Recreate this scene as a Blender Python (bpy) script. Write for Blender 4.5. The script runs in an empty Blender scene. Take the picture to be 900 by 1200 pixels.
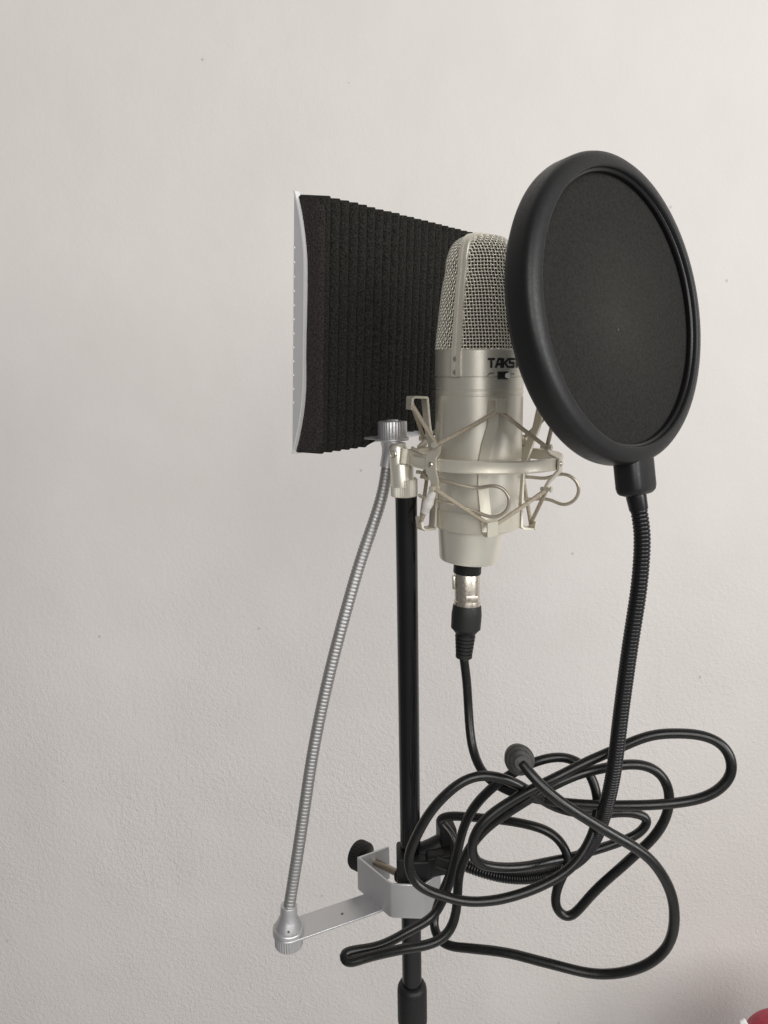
import bpy, bmesh, math, random
import numpy as np
from mathutils import Vector, Matrix, noise
random.seed(4)
sc = bpy.context.scene
COL = sc.collection

# ------------------------------------------------------------------ camera
TH, RO = math.radians(10.7), math.radians(-1.0)
CAM = Vector((0, 0, 1.25))
ROT = Matrix.Rotation(math.pi/2-TH, 3, 'X') @ Matrix.Rotation(RO, 3, 'Z')
cd = bpy.data.cameras.new('camera'); cam = bpy.data.objects.new('camera', cd); COL.objects.link(cam)
cam.matrix_world = Matrix.Translation(CAM) @ ROT.to_4x4()
cd.sensor_fit = 'VERTICAL'; cd.sensor_height = 36; cd.lens = 27; cd.clip_start = .01; cd.clip_end = 50
sc.camera = cam

def ray(px, py): return ROT @ Vector(((px-450)/900, (600-py)/900, -1))
def P(px, py, Y):
    d = ray(px, py); return CAM + d*(Y/d.y)
def PZ(px, py, Z):
    d = ray(px, py); return CAM + d*((Z-CAM.z)/d.z)

# ------------------------------------------------------------------ materials
def new_mat(name, col, rough=.5, metal=0., coat=0., spec=.5, sheen=0.):
    m = bpy.data.materials.new(name); m.use_nodes = True
    b = m.node_tree.nodes['Principled BSDF']
    b.inputs['Base Color'].default_value = (*col, 1); b.inputs['Roughness'].default_value = rough
    b.inputs['Metallic'].default_value = metal; b.inputs['Coat Weight'].default_value = coat
    b.inputs['Coat Roughness'].default_value = .15
    b.inputs['Specular IOR Level'].default_value = spec; b.inputs['Sheen Weight'].default_value = sheen
    return m
def nodes(m): return m.node_tree.nodes, m.node_tree.links, m.node_tree.nodes['Principled BSDF']
def add_noise(m, scale, bump=0., dist=.0005, rough=None, colvar=None, detail=6, stretch=None):
    n, l, b = nodes(m)
    tc = n.new('ShaderNodeTexCoord'); tx = n.new('ShaderNodeTexNoise')
    tx.inputs['Scale'].default_value = scale; tx.inputs['Detail'].default_value = detail
    src = tc.outputs['Object']
    if stretch:
        mp = n.new('ShaderNodeMapping'); mp.inputs['Scale'].default_value = stretch; l.new(src, mp.inputs[0]); src = mp.outputs[0]
    l.new(src, tx.inputs['Vector'])
    if bump:
        bp = n.new('ShaderNodeBump'); bp.inputs['Strength'].default_value = bump; bp.inputs['Distance'].default_value = dist
        l.new(tx.outputs['Fac'], bp.inputs['Height']); l.new(bp.outputs[0], b.inputs['Normal'])
    if rough:
        r = n.new('ShaderNodeMapRange'); r.inputs['From Min'].default_value = .3; r.inputs['From Max'].default_value = .7
        r.inputs['To Min'].default_value, r.inputs['To Max'].default_value = rough
        l.new(tx.outputs['Fac'], r.inputs[0]); l.new(r.outputs[0], b.inputs['Roughness'])
    if colvar:
        r = n.new('ShaderNodeValToRGB'); r.color_ramp.elements[0].position = .35; r.color_ramp.elements[1].position = .68
        r.color_ramp.elements[0].color = (*colvar[0], 1); r.color_ramp.elements[1].color = (*colvar[1], 1)
        l.new(tx.outputs['Fac'], r.inputs[0]); l.new(r.outputs[0], b.inputs['Base Color'])
    return m

M = {}
M['champagne'] = add_noise(new_mat('champagne_paint', (.77, .74, .65), .37, .66), 160, 0, .0002, (.34, .38))
M['champagne_light'] = add_noise(new_mat('champagne_plate', (.80, .77, .68), .37, .62), 200, 0, .0002, (.33, .39))
M['wire'] = new_mat('grille_wire', (.76, .73, .64), .38, .62)
M['inner'] = new_mat('grille_inner', (.035, .028, .02), .8)
M['mount'] = add_noise(new_mat('mount_paint', (.68, .645, .55), .42, .5), 300, .05, .0003, (.38, .47))
M['cord'] = add_noise(new_mat('elastic', (.42, .37, .29), .85), 1500, .5, .0004, None, ((.34, .29, .22), (.52, .46, .36)))
M['clip'] = new_mat('clip_wire', (.52, .47, .38), .36, .65)
M['silver'] = add_noise(new_mat('satin_silver', (.54, .54, .55), .36, .7), 800, .06, .0002, (.3, .44))
M['pale'] = add_noise(new_mat('pale_silver', (.70, .70, .705), .42, .45), 300, .05, .0002, (.38, .46))
M['edge'] = add_noise(new_mat('bare_edge', (.80, .80, .80), .35, .25), 300, .05, .0002, (.3, .4))
M['steel'] = add_noise(new_mat('chrome_steel', (.38, .375, .37), .46, .8), 300, .05, .0002, (.42, .52))
M['nickel'] = add_noise(new_mat('nickel_shell', (.62, .57, .50), .3, .95), 500, .08, .0003, (.22, .42))
M['brass'] = new_mat('dull_brass', (.36, .31, .24), .4, .9)
M['pole'] = add_noise(new_mat('black_gloss', (.004, .004, .005), .18, 0, 0, .5), 40, 0, .0004, (.15, .24))
M['blackpl'] = add_noise(new_mat('black_plastic', (.009, .009, .0095), .46, 0, 0, .32), 900, .12, .0003, (.40, .56))
M['rim'] = add_noise(new_mat('rim_plastic', (.0085, .0087, .0092), .42, 0, 0, .36), 700, .1, .0003, (.36, .48))
M['rubber'] = add_noise(new_mat('cable_rubber', (.006, .006, .006), .28, 0, 0, .5), 260, .05, .0003, (.22, .38))
M['boot'] = add_noise(new_mat('boot_rubber', (.012, .0125, .0125), .5, 0, 0, .4), 700, .15, .0004, (.48, .64))
M['plug'] = add_noise(new_mat('plug_dusty', (.035, .034, .032), .62), 300, .15, .0004, None, ((.03, .03, .029), (.07, .068, .064)))
M['neck'] = new_mat('neck_black', (.006, .006, .007), .28, 0, 0, .4)
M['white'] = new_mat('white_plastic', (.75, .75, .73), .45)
M['print'] = new_mat('black_print', (.012, .012, .012), .5)
M['paper'] = add_noise(new_mat('white_tape', (.78, .76, .72), .7), 800, .4, .001)
M['seam'] = new_mat('seam_dark', (.13, .12, .095), .6, .3)

def foam_mat(name, lo, hi):
    m = new_mat(name, lo, 1, 0, 0, .08, .02)
    n, l, b = nodes(m)
    tc = n.new('ShaderNodeTexCoord'); v = n.new('ShaderNodeTexVoronoi'); v.inputs['Scale'].default_value = 900
    t = n.new('ShaderNodeTexNoise'); t.inputs['Scale'].default_value = 900; t.inputs['Detail'].default_value = 4
    l.new(tc.outputs['Object'], v.inputs['Vector']); l.new(tc.outputs['Object'], t.inputs['Vector'])
    r = n.new('ShaderNodeValToRGB'); r.color_ramp.elements[0].position = .35; r.color_ramp.elements[1].position = .7
    r.color_ramp.elements[0].color = (*lo, 1); r.color_ramp.elements[1].color = (*hi, 1)
    l.new(t.outputs['Fac'], r.inputs[0]); l.new(r.outputs[0], b.inputs['Base Color'])
    a = n.new('ShaderNodeMath'); a.operation = 'ADD'; l.new(v.outputs['Distance'], a.inputs[0]); l.new(t.outputs['Fac'], a.inputs[1])
    bp = n.new('ShaderNodeBump'); bp.inputs['Strength'].default_value = .8; bp.inputs['Distance'].default_value = .001
    l.new(a.outputs[0], bp.inputs['Height']); l.new(bp.outputs[0], b.inputs['Normal'])
    return m
M['foam'] = foam_mat('ribbed_foam', (.011, .011, .010), (.037, .036, .032))
M['foam_end'] = foam_mat('cut_foam', (.023, .0200, .0190), (.052, .0460, .0435))

def fabric_mat():
    m = new_mat('pop_fabric', (.02, .02, .018), .95, 0, 0, .12, .04)
    n, l, b = nodes(m)
    tc = n.new('ShaderNodeTexCoord')
    t = n.new('ShaderNodeTexNoise'); t.inputs['Scale'].default_value = 18; t.inputs['Detail'].default_value = 5
    l.new(tc.outputs['Object'], t.inputs['Vector'])
    t2 = n.new('ShaderNodeTexNoise'); t2.inputs['Scale'].default_value = 700; t2.inputs['Detail'].default_value = 3
    l.new(tc.outputs['Object'], t2.inputs['Vector'])
    # pale dusty smudge where breath lands, near the middle of the disc
    ln = n.new('ShaderNodeVectorMath'); ln.operation = 'LENGTH'; l.new(tc.outputs['Object'], ln.inputs[0])
    mr = n.new('ShaderNodeMapRange'); mr.inputs['From Min'].default_value = 0; mr.inputs['From Max'].default_value = .045
    mr.inputs['To Min'].default_value = .38; mr.inputs['To Max'].default_value = 0; l.new(ln.outputs['Value'], mr.inputs[0])
    mu = n.new('ShaderNodeMath'); mu.operation = 'MULTIPLY'; l.new(mr.outputs[0], mu.inputs[0]); l.new(t.outputs['Fac'], mu.inputs[1])
    ad = n.new('ShaderNodeMath'); ad.operation = 'MULTIPLY_ADD'; l.new(t2.outputs['Fac'], ad.inputs[0]); ad.inputs[1].default_value = .5; l.new(mu.outputs[0], ad.inputs[2])
    r = n.new('ShaderNodeValToRGB'); r.color_ramp.elements[0].position = .12; r.color_ramp.elements[1].position = .75
    r.color_ramp.elements[0].color = (.012, .012, .011, 1); r.color_ramp.elements[1].color = (.046, .045, .041, 1)
    l.new(ad.outputs[0], r.inputs[0])
    # lint specks
    v = n.new('ShaderNodeTexVoronoi'); v.inputs['Scale'].default_value = 130; l.new(tc.outputs['Object'], v.inputs['Vector'])
    c1 = n.new('ShaderNodeMath'); c1.operation = 'LESS_THAN'; l.new(v.outputs['Distance'], c1.inputs[0]); c1.inputs[1].default_value = .075
    sx = n.new('ShaderNodeSeparateColor'); l.new(v.outputs['Color'], sx.inputs[0])
    c2 = n.new('ShaderNodeMath'); c2.operation = 'GREATER_THAN'; l.new(sx.outputs[0], c2.inputs[0]); c2.inputs[1].default_value = .86
    c3 = n.new('ShaderNodeMath'); c3.operation = 'MULTIPLY'; l.new(c1.outputs[0], c3.inputs[0]); l.new(c2.outputs[0], c3.inputs[1])
    mx = n.new('ShaderNodeMix'); mx.data_type = 'RGBA'; l.new(c3.outputs[0], mx.inputs['Factor']); l.new(r.outputs[0], mx.inputs[6]); mx.inputs[7].default_value = (.09, .09, .085, 1)
    l.new(mx.outputs[2], b.inputs['Base Color'])
    w1 = n.new('ShaderNodeTexWave'); w1.inputs['Scale'].default_value = 260; w1.bands_direction = 'X'; l.new(tc.outputs['Object'], w1.inputs['Vector'])
    w2 = n.new('ShaderNodeTexWave'); w2.inputs['Scale'].default_value = 260; w2.bands_direction = 'Z'; l.new(tc.outputs['Object'], w2.inputs['Vector'])
    wa = n.new('ShaderNodeMath'); wa.operation = 'ADD'; l.new(w1.outputs['Fac'], wa.inputs[0]); l.new(w2.outputs['Fac'], wa.inputs[1])
    bp = n.new('ShaderNodeBump'); bp.inputs['Strength'].default_value = .12; bp.inputs['Distance'].default_value = .0003
    l.new(wa.outputs[0], bp.inputs['Height']); l.new(bp.outputs[0], b.inputs['Normal'])
    return m
M['fabric'] = fabric_mat()

def wall_mat():
    m = new_mat('wall_paint', (.66, .62, .57), .55, 0, 0, .35)
    n, l, b = nodes(m)
    tc = n.new('ShaderNodeTexCoord'); O = tc.outputs['Object']
    def nz(scale, detail, rough=.5):
        t = n.new('ShaderNodeTexNoise'); t.inputs['Scale'].default_value = scale; t.inputs['Detail'].default_value = detail
        t.inputs['Roughness'].default_value = rough; l.new(O, t.inputs['Vector']); return t.outputs['Fac']
    def math_(op, a, b_=None, c=None):
        k = n.new('ShaderNodeMath'); k.operation = op
        for i, x in enumerate((a, b_, c)):
            if x is None: continue
            if isinstance(x, (int, float)): k.inputs[i].default_value = x
            else: l.new(x, k.inputs[i])
        return k.outputs[0]
    def rng(x, a, b_, c, d):
        k = n.new('ShaderNodeMapRange'); k.interpolation_type = 'SMOOTHSTEP'
        for i, v in enumerate((a, b_, c, d)): k.inputs[i+1].default_value = v
        l.new(x, k.inputs[0]); return k.outputs[0]
    blot = nz(2.2, 4); blot2 = nz(9, 3)
    ramp = n.new('ShaderNodeValToRGB'); e = ramp.color_ramp.elements
    e[0].position, e[1].position = .3, .72
    e[0].color = (.634, .604, .577, 1); e[1].color = (.684, .659, .637, 1)
    l.new(math_('MULTIPLY_ADD', blot2, .35, math_('MULTIPLY', blot, .65)), ramp.inputs[0])
    # dark flecks and pin holes, a few of each
    def flecks(scale, size, keep, seed):
        mp = n.new('ShaderNodeMapping'); mp.inputs['Location'].default_value = (seed, seed*.7, seed*1.3); l.new(O, mp.inputs[0])
        v = n.new('ShaderNodeTexVoronoi'); v.inputs['Scale'].default_value = scale; l.new(mp.outputs[0], v.inputs['Vector'])
        sp = n.new('ShaderNodeSeparateColor'); l.new(v.outputs['Color'], sp.inputs[0])
        sz = math_('MULTIPLY', sp.outputs[1], size)
        return math_('MULTIPLY', math_('LESS_THAN', v.outputs['Distance'], sz), math_('GREATER_THAN', sp.outputs[0], keep))
    f1 = flecks(28, .07, .82, 3.1); f2 = flecks(60, .09, .93, 7.7); f3 = flecks(16, .05, .8, 1.9)
    mx = n.new('ShaderNodeMix'); mx.data_type = 'RGBA'; l.new(math_('MULTIPLY', math_('MAXIMUM', f1, f2), .32), mx.inputs['Factor'])
    l.new(ramp.outputs[0], mx.inputs[6]); mx.inputs[7].default_value = (.22, .19, .165, 1)
    mx2 = n.new('ShaderNodeMix'); mx2.data_type = 'RGBA'; l.new(math_('MULTIPLY', f3, .7), mx2.inputs['Factor'])
    l.new(mx.outputs[2], mx2.inputs[6]); mx2.inputs[7].default_value = (.86, .85, .83, 1)
    l.new(mx2.outputs[2], b.inputs['Base Color'])
    # roller stipple: coarse low on the wall, nearly smooth higher up, patchy
    sep = n.new('ShaderNodeSeparateXYZ'); l.new(O, sep.inputs[0])
    low = rng(sep.outputs[2], 1.15, .55, .12, 1.15)
    patch = rng(nz(5, 3), .35, .65, .55, 1.)
    stip = math_('MULTIPLY_ADD', nz(165, 4, .6), .7, math_('MULTIPLY', nz(400, 2), .35))
    wav = math_('MULTIPLY_ADD', nz(5, 3), .9, math_('MULTIPLY', nz(22, 3), .25))
    h = math_('ADD', math_('MULTIPLY', stip, math_('MULTIPLY', low, patch)), wav)
    h = math_('SUBTRACT', h, math_('MULTIPLY', math_('MAXIMUM', f1, f3), .5))
    bp = n.new('ShaderNodeBump'); bp.inputs['Strength'].default_value = .62; bp.inputs['Distance'].default_value = .0050
    l.new(h, bp.inputs['Height']); l.new(bp.outputs[0], b.inputs['Normal'])
    return m
M['wall'] = wall_mat()
M['red'] = add_noise(new_mat('red_cloth', (.42, .012, .045), .85, 0, 0, .3, .3), 60, .5, .004, None, ((.30, .008, .03), (.50, .02, .06)))

# ------------------------------------------------------------------ mesh helpers
class MB:
    """collects vertices and faces; build() links them as one mesh object"""
    def __init__(s): s.v, s.f, s.mi = [], [], []
    def add(s, v, f, mi=0):
        o = len(s.v); s.v += [tuple(x) for x in v]; s.f += [tuple(i+o for i in q) for q in f]; s.mi += [mi]*len(f); return s
    def build(s, name, mats, parent=None, sharp=40, recalc=True, origin=None):
        me = bpy.data.meshes.new(name)
        v = np.array(s.v, float)
        org = Vector(origin) if origin is not None else (parent.location.copy() if parent is not None and parent.get('_root') else Vector((0, 0, 0)))
        me.from_pydata([tuple(x) for x in v-np.array(org)], [], s.f)
        if not isinstance(mats, (list, tuple)): mats = [mats]
        for m in mats: me.materials.append(m)
        me.polygons.foreach_set('material_index', s.mi)
        if recalc:
            b = bmesh.new(); b.from_mesh(me); bmesh.ops.recalc_face_normals(b, faces=b.faces); b.to_mesh(me); b.free()
        me.shade_smooth()
        if sharp is not None: me.set_sharp_from_angle(angle=math.radians(sharp))
        me.update()
        o = bpy.data.objects.new(name, me); COL.objects.link(o)
        if parent is not None:
            o.parent = parent
            par = Vector(parent['_org']) if '_org' in parent else Vector((0, 0, 0))
            o.location = org-par
        else: o.location = org
        o['_org'] = tuple(org)
        return o

def root(name, label, cat, loc, group=None):
    o = bpy.data.objects.new(name, None); COL.objects.link(o); o.location = loc; o.empty_display_size = .02
    o['label'] = label; o['category'] = cat; o['_root'] = 1; o['_org'] = tuple(loc)
    if group: o['group'] = group
    return o

def frame_of(axis, xhint=None):
    a = Vector(axis).normalized()
    h = Vector(xhint) if xhint is not None else (Vector((0, 0, 1)) if abs(a.z) < .9 else Vector((1, 0, 0)))
    x = (h - a*h.dot(a)).normalized(); return x, a.cross(x), a

def lathe(mb, o, axis, prof, n=48, mi=0, xhint=None, rfun=None):
    """prof: (radius, height) pairs along axis"""
    x, y, a = frame_of(axis, xhint); o = Vector(o); v, f = [], []
    for k, (r, h) in enumerate(prof):
        for i in range(n):
            t = 2*math.pi*i/n; rr = r*(rfun(i, k) if rfun else 1)
            v.append(o + a*h + x*(rr*math.cos(t)) + y*(rr*math.sin(t)))
    for k in range(len(prof)-1):
        for i in range(n):
            j = (i+1) % n; f.append((k*n+i, k*n+j, (k+1)*n+j, (k+1)*n+i))
    if prof[0][0] > 1e-6: f.append(tuple(range(n-1, -1, -1)))
    if prof[-1][0] > 1e-6: f.append(tuple((len(prof)-1)*n+i for i in range(n)))
    return mb.add(v, f, mi)

def knurl(n, d, closed=(0, 99)):
    return lambda i, k: 1-d*(i % 2)*(1 if closed[0] <= k <= closed[1] else 0)

def spline(pts, n):
    """natural cubic spline through pts by chord length"""
    p = np.array([tuple(q) for q in pts], float); m = len(p)
    d = np.sqrt(np.linalg.norm(np.diff(p, axis=0), axis=1)); d = np.linalg.norm(np.diff(p, axis=0), axis=1)**.75
    t = np.concatenate([[0], np.cumsum(d)]); A = np.zeros((m, m)); B = np.zeros((m, 3)); A[0, 0] = A[-1, -1] = 1
    for i in range(1, m-1):
        A[i, i-1], A[i, i], A[i, i+1] = d[i-1], 2*(d[i-1]+d[i]), d[i]
        B[i] = 6*((p[i+1]-p[i])/d[i]-(p[i]-p[i-1])/d[i-1])
    K = np.linalg.solve(A, B)
    def ev(s):
        i = np.clip(np.searchsorted(t, s, side='right')-1, 0, m-2); h = d[i]; a = (t[i+1]-s)/h; b = (s-t[i])/h
        a, b, h = a[:, None], b[:, None], h[:, None]
        return a*p[i]+b*p[i+1]+((a**3-a)*K[i]+(b**3-b)*K[i+1])*h*h/6
    fine = ev(np.linspace(0, t[-1], max(4*n, 400)))
    L = np.concatenate([[0], np.cumsum(np.linalg.norm(np.diff(fine, axis=0), axis=1))])
    s = np.linspace(0, L[-1], n)
    return np.stack([np.interp(s, L, fine[:, k]) for k in range(3)], 1), L[-1]

def tube(mb, pts, r, n=12, caps=True, mi=0):
    """r: number or per-point array"""
    p = np.asarray([tuple(q) for q in pts], float); m = len(p); rr = np.full(m, r) if np.isscalar(r) else np.asarray(r)
    T = np.gradient(p, axis=0); T /= np.linalg.norm(T, axis=1)[:, None]+1e-12
    h = np.array([0, 0, 1.]) if abs(T[0, 2]) < .9 else np.array([1., 0, 0])
    N = h-T[0]*h.dot(T[0]); N /= np.linalg.norm(N); ang = np.arange(n)*2*math.pi/n; v = []
    for i in range(m):
        N = N-T[i]*N.dot(T[i]); N /= np.linalg.norm(N); Bn = np.cross(T[i], N)
        v.append(p[i]+rr[i]*(np.cos(ang)[:, None]*N+np.sin(ang)[:, None]*Bn))
    v = np.concatenate(v); f = []
    for i in range(m-1):
        for k in range(n):
            j = (k+1) % n; f.append((i*n+k, i*n+j, (i+1)*n+j, (i+1)*n+k))
    if caps: f.append(tuple(range(n-1, -1, -1))); f.append(tuple((m-1)*n+k for k in range(n)))
    return mb.add(v, f, mi)

def flex(mb, pts, R, pitch, n=14, depth=.12, sp=8):
    """gooseneck: rounded coil after coil"""
    _, L = spline(pts, 50); c = max(4, int(L/pitch)); q, _ = spline(pts, c*sp+1)
    ph = (np.arange(c*sp+1) % sp)/sp; r = R*(1-depth+depth*np.sqrt(np.clip(np.sin(math.pi*ph), 0, 1)))
    return tube(mb, q, r, n)

def box(mb, c, sx, sy, sz, x=(1, 0, 0), z=(0, 0, 1), bev=0., mi=0):
    """box with chamfered edges, axes x / z given"""
    X = Vector(x).normalized(); Z = Vector(z); Z = (Z-X*Z.dot(X)).normalized(); Y = Z.cross(X)
    b = bmesh.new(); bmesh.ops.create_cube(b, size=1)
    for q in b.verts: q.co = Vector((q.co.x*sx, q.co.y*sy, q.co.z*sz))
    if bev: bmesh.ops.bevel(b, geom=b.edges[:], offset=bev, segments=3, profile=.5, affect='EDGES')
    b.verts.index_update()
    mb.add([Vector(c)+X*q.co.x+Y*q.co.y+Z*q.co.z for q in b.verts], [tuple(q.index for q in g.verts) for g in b.faces], mi); b.free(); return mb

def ribbon(mb, pts, wid, w, t, smooth=0, mi=0):
    """flat metal strip along pts; wid = width direction (one or per point); w number or list"""
    P_ = [Vector(p) for p in pts]; n0 = len(P_)
    W_ = [Vector(wid)]*n0 if not isinstance(wid, list) else [Vector(q) for q in wid]
    w_ = [w]*n0 if not isinstance(w, (list, tuple)) else list(w)
    if smooth:
        q, _ = spline(P_, smooth); u = np.linspace(0, n0-1, smooth)
        W_ = [W_[min(int(round(k)), n0-1)] for k in u]; w_ = list(np.interp(u, range(n0), w_)); P_ = [Vector(k) for k in q]
    v, f = [], []; n = len(P_)
    for i in range(n):
        a = P_[max(i-1, 0)]; b = P_[min(i+1, n-1)]; T = (b-a).normalized()
        W = (W_[i]-T*W_[i].dot(T)).normalized(); N = T.cross(W)
        for sa, sb in ((-1, -1), (1, -1), (1, 1), (-1, 1)): v.append(P_[i]+W*(sa*w_[i]/2)+N*(sb*t/2))
    for i in range(n-1):
        for k in range(4):
            j = (k+1) % 4; f.append((4*i+k, 4*i+j, 4*i+4+j, 4*i+4+k))
    f += [(3, 2, 1, 0), tuple(4*n-4+k for k in range(4))]
    return mb.add(v, f, mi)

def prism(mb, poly, z0, z1, mi=0):
    n = len(poly); v = [(*p, z0) for p in poly]+[(*p, z1) for p in poly]
    f = [tuple(range(n-1, -1, -1)), tuple(range(n, 2*n))]+[(i, (i+1) % n, n+(i+1) % n, n+i) for i in range(n)]
    return mb.add(v, f, mi)

def bevel_mod(o, w, seg=2):
    m = o.modifiers.new('bevel', 'BEVEL'); m.width = w; m.segments = seg; m.limit_method = 'ANGLE'; m.angle_limit = math.radians(40)

# ------------------------------------------------------------------ setting: the wall
WY = 1.0
wb = MB()
wb.add([(-3, WY, -1.2), (3, WY, -1.2), (3, WY, 2.9), (-3, WY, 2.9)], [(0, 1, 2, 3)])
wall = wb.build('wall', M['wall'], sharp=None, recalc=False, origin=(0, 0, 0)); wall['kind'] = 'structure'
for p in wall.data.polygons: p.flip()

# ------------------------------------------------------------------ microphone
A0, A1 = P(558.5, 617, .46), P(562, 430, .46)
AX = (A1-A0).normalized()
mic = root('microphone', 'champagne silver condenser microphone with woven wire grille and printed lettering', 'microphone', A0)
MX = (Vector((1, 0, 0))-AX*AX.x).normalized(); MY = AX.cross(MX)      # MY points away from the camera
def H(py): return (P(561, py, .46)-A0).dot(AX)
def mp(th, r, h):
    t = math.radians(th); return A0+AX*h+MX*(r*math.sin(t))-MY*(r*math.cos(t))
K = .46/900*.995
RB = 51*K
h408, h441 = H(409.5), H(441)
# body
mb = MB()
prof = [(23.9*.001, H(617)), (24.6*.001, H(600)), (RB*.985, H(560)), (RB, H(520)), (RB, H(463)), (RB-.0004, H(462.3)), (RB-.0004, H(461.2)), (RB, H(460.6)),
        (RB, H(457)), (RB-.0004, H(456.3)), (RB-.0004, H(455.2)), (RB, H(454.6)), (RB, H(442.2)), (RB-.0007, H(441.8)), (RB-.0007, H(440.8)), (RB+.0002, H(440.3)),
        (RB+.0003, H(411.5)), (RB-.0002, H(409.8)), (RB-.0016, H(409.5)), (0, H(409.5))]
lathe(mb, A0, AX, prof, 128)
body = mb.build('body', M['champagne'], mic, sharp=30)
# tail cone, a little off the body axis, and its socket
TC = P(552, 617, .459); TB = P(548.5, 657, .459); TA = (TC-TB).normalized(); TL = (TC-TB).length
mb = MB(); lathe(mb, TB, TA, [(.0, 0), (.0155, 0), (.0172, .0006), (.0178, .002), (.0202, TL), (.0200, TL+.006), (0, TL+.006)], 96)
mb.build('tail_cap', M['champagne'], mic, sharp=35)
mb = MB(); lathe(mb, TB, TA, [(0, -.0078), (.0084, -.0078), (.0086, -.0072), (.0086, .001), (0, .001)], 48)
mb.build('socket_ring', M['blackpl'], mic)
# grille profile: radius against height
gp = [(409.5, 50.6), (395, 49.6), (380, 48), (365, 46.6), (349, 45), (333, 42.8), (317.5, 40), (308, 39.6), (301.7, 38.2), (295, 36.2), (289, 33.4), (284.5, 29.6), (281, 25), (278.6, 18), (277.5, 8.5), (277.2, 0)]
gh = np.array([H(a) for a, _ in gp]); gr = np.array([b*K for _, b in gp])
q, GL = spline([(r, h, 0) for r, h in zip(gr, gh)], 400); q[:, 0] = np.clip(q[:, 0], 0, None)
GS = np.linspace(0, GL, 400)
def g_at(s):
    r = np.interp(s, GS, q[:, 0]); h = np.interp(s, GS, q[:, 1]); dr = np.gradient(q[:, 0], GS); dh = np.gradient(q[:, 1], GS)
    nr, nh = np.interp(s, GS, dh), -np.interp(s, GS, dr); k = np.sqrt(nr*nr+nh*nh)+1e-9; return r, h, nr/k, nh/k
mb = MB(); lathe(mb, A0, AX, [(max(r-.0016, 0), h-.0012) for r, h in q[::8, :2]]+[(0, q[-1, 1]-.0016)], 64)
screen = mb.build('inner_screen', M['inner'], mic, sharp=None)
STRAP = -36.5
PT = .00182; WR = .00038; AMP = .00030
mb = MB()
def wires(half):
    thf = STRAP+90+180*half
    def put(s, arc):
        r, h, nr, nh = g_at(s); ok = r > 1e-4
        return r, h, nr, nh
    kmax = int(RB*math.pi/2/PT)
    for k in range(-kmax, kmax+1):                 # upright wires, cut where they meet the strap
        s = np.arange(0, GL, PT/4); r, h, nr, nh = g_at(s); arc = k*PT
        ok = np.abs(arc) < r*math.pi/2-.0018
        if ok.sum() < 4: continue
        last = np.argmin(ok) if not ok.all() else len(ok)
        s, r, h, nr, nh = [a[:last] for a in (s, r, h, nr, nh)]
        if len(s) < 4: continue
        off = AMP*np.cos(math.pi*s/PT)*(1 if k % 2 == 0 else -1)
        th = np.radians(thf)+arc/r; rr = r+nr*off; hh = h+nh*off
        p = np.array(A0)[None]+hh[:, None]*np.array(AX)+(rr*np.sin(th))[:, None]*np.array(MX)-(rr*np.cos(th))[:, None]*np.array(MY)
        tube(mb, p, WR, 5, False)
    for j in range(0, int(GL/PT)):                 # cross wires
        s0 = j*PT; r, h, nr, nh = [float(a) for a in g_at(s0)]; lim = r*math.pi/2-.0016
        if lim < PT*1.5: continue
        arc = np.arange(-lim, lim, PT/4)
        off = -AMP*np.cos(math.pi*arc/PT)*(1 if j % 2 == 0 else -1)
        th = np.radians(thf)+arc/r; rr = r+nr*off; hh = h+nh*off
        p = np.array(A0)[None]+hh[:, None]*np.array(AX)+(rr*np.sin(th))[:, None]*np.array(MX)-(rr*np.cos(th))[:, None]*np.array(MY)
        tube(mb, p, WR, 5, False)
wires(0); wires(1)
grille = mb.build('grille', M['wire'], mic, sharp=None, recalc=False)
# strap over the top of the grille: two rails with a groove
path = []
s0 = np.linspace(0, GL, 60); r, h, nr, nh = g_at(s0)
path.append((RB+.0004, H(440.6), 1, 0)); path.append((RB+.0004, H(425), 1, 0)); path.append((RB+.0003, H(413), 1, 0))
path += [(r[i], h[i], nr[i], nh[i]) for i in range(1, 60)]
st = math.radians(STRAP); rad = MX*math.sin(st)-MY*math.cos(st); tan = AX.cross(rad)
cs = [(-.0031, -.001), (-.0031, .0010), (-.0027, .0014), (-.0009, .0014), (-.0005, .0005), (.0001, .0005), (.0004, .0016), (.0024, .0017), (.0029, .0011), (.0029, -.001)]
full = [(1, *p) for p in path]+[(-1, *p) for p in reversed(path[:-1])]
v = []
for sg, rr, hh, a, b in full:
    for s_, o_ in cs: v.append(A0+AX*(hh+b*o_)+rad*(sg*(rr+a*o_))+tan*s_)
nc = len(cs); f = []
for i in range(len(full)-1):
    for k in range(nc-1): f.append((i*nc+k, i*nc+k+1, (i+1)*nc+k+1, (i+1)*nc+k))
f += [tuple(range(nc)), tuple((len(full)-1)*nc+k for k in range(nc))]
mb = MB(); mb.add(v, f); strap = mb.build('grille_strap', M['champagne_light'], mic, sharp=35)
for py in (421, 436):
    mb = MB(); c = A0+AX*H(py)+rad*(RB+.0011)-tan*.0002
    lathe(mb, c, rad, [(0, 0), (.0015, 0), (.0015, .0006), (.0011, .0009), (.0003, .0009), (.0002, .0004), (0, .0004)], 20); mb.build('screw', M['nickel'], strap)
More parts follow.
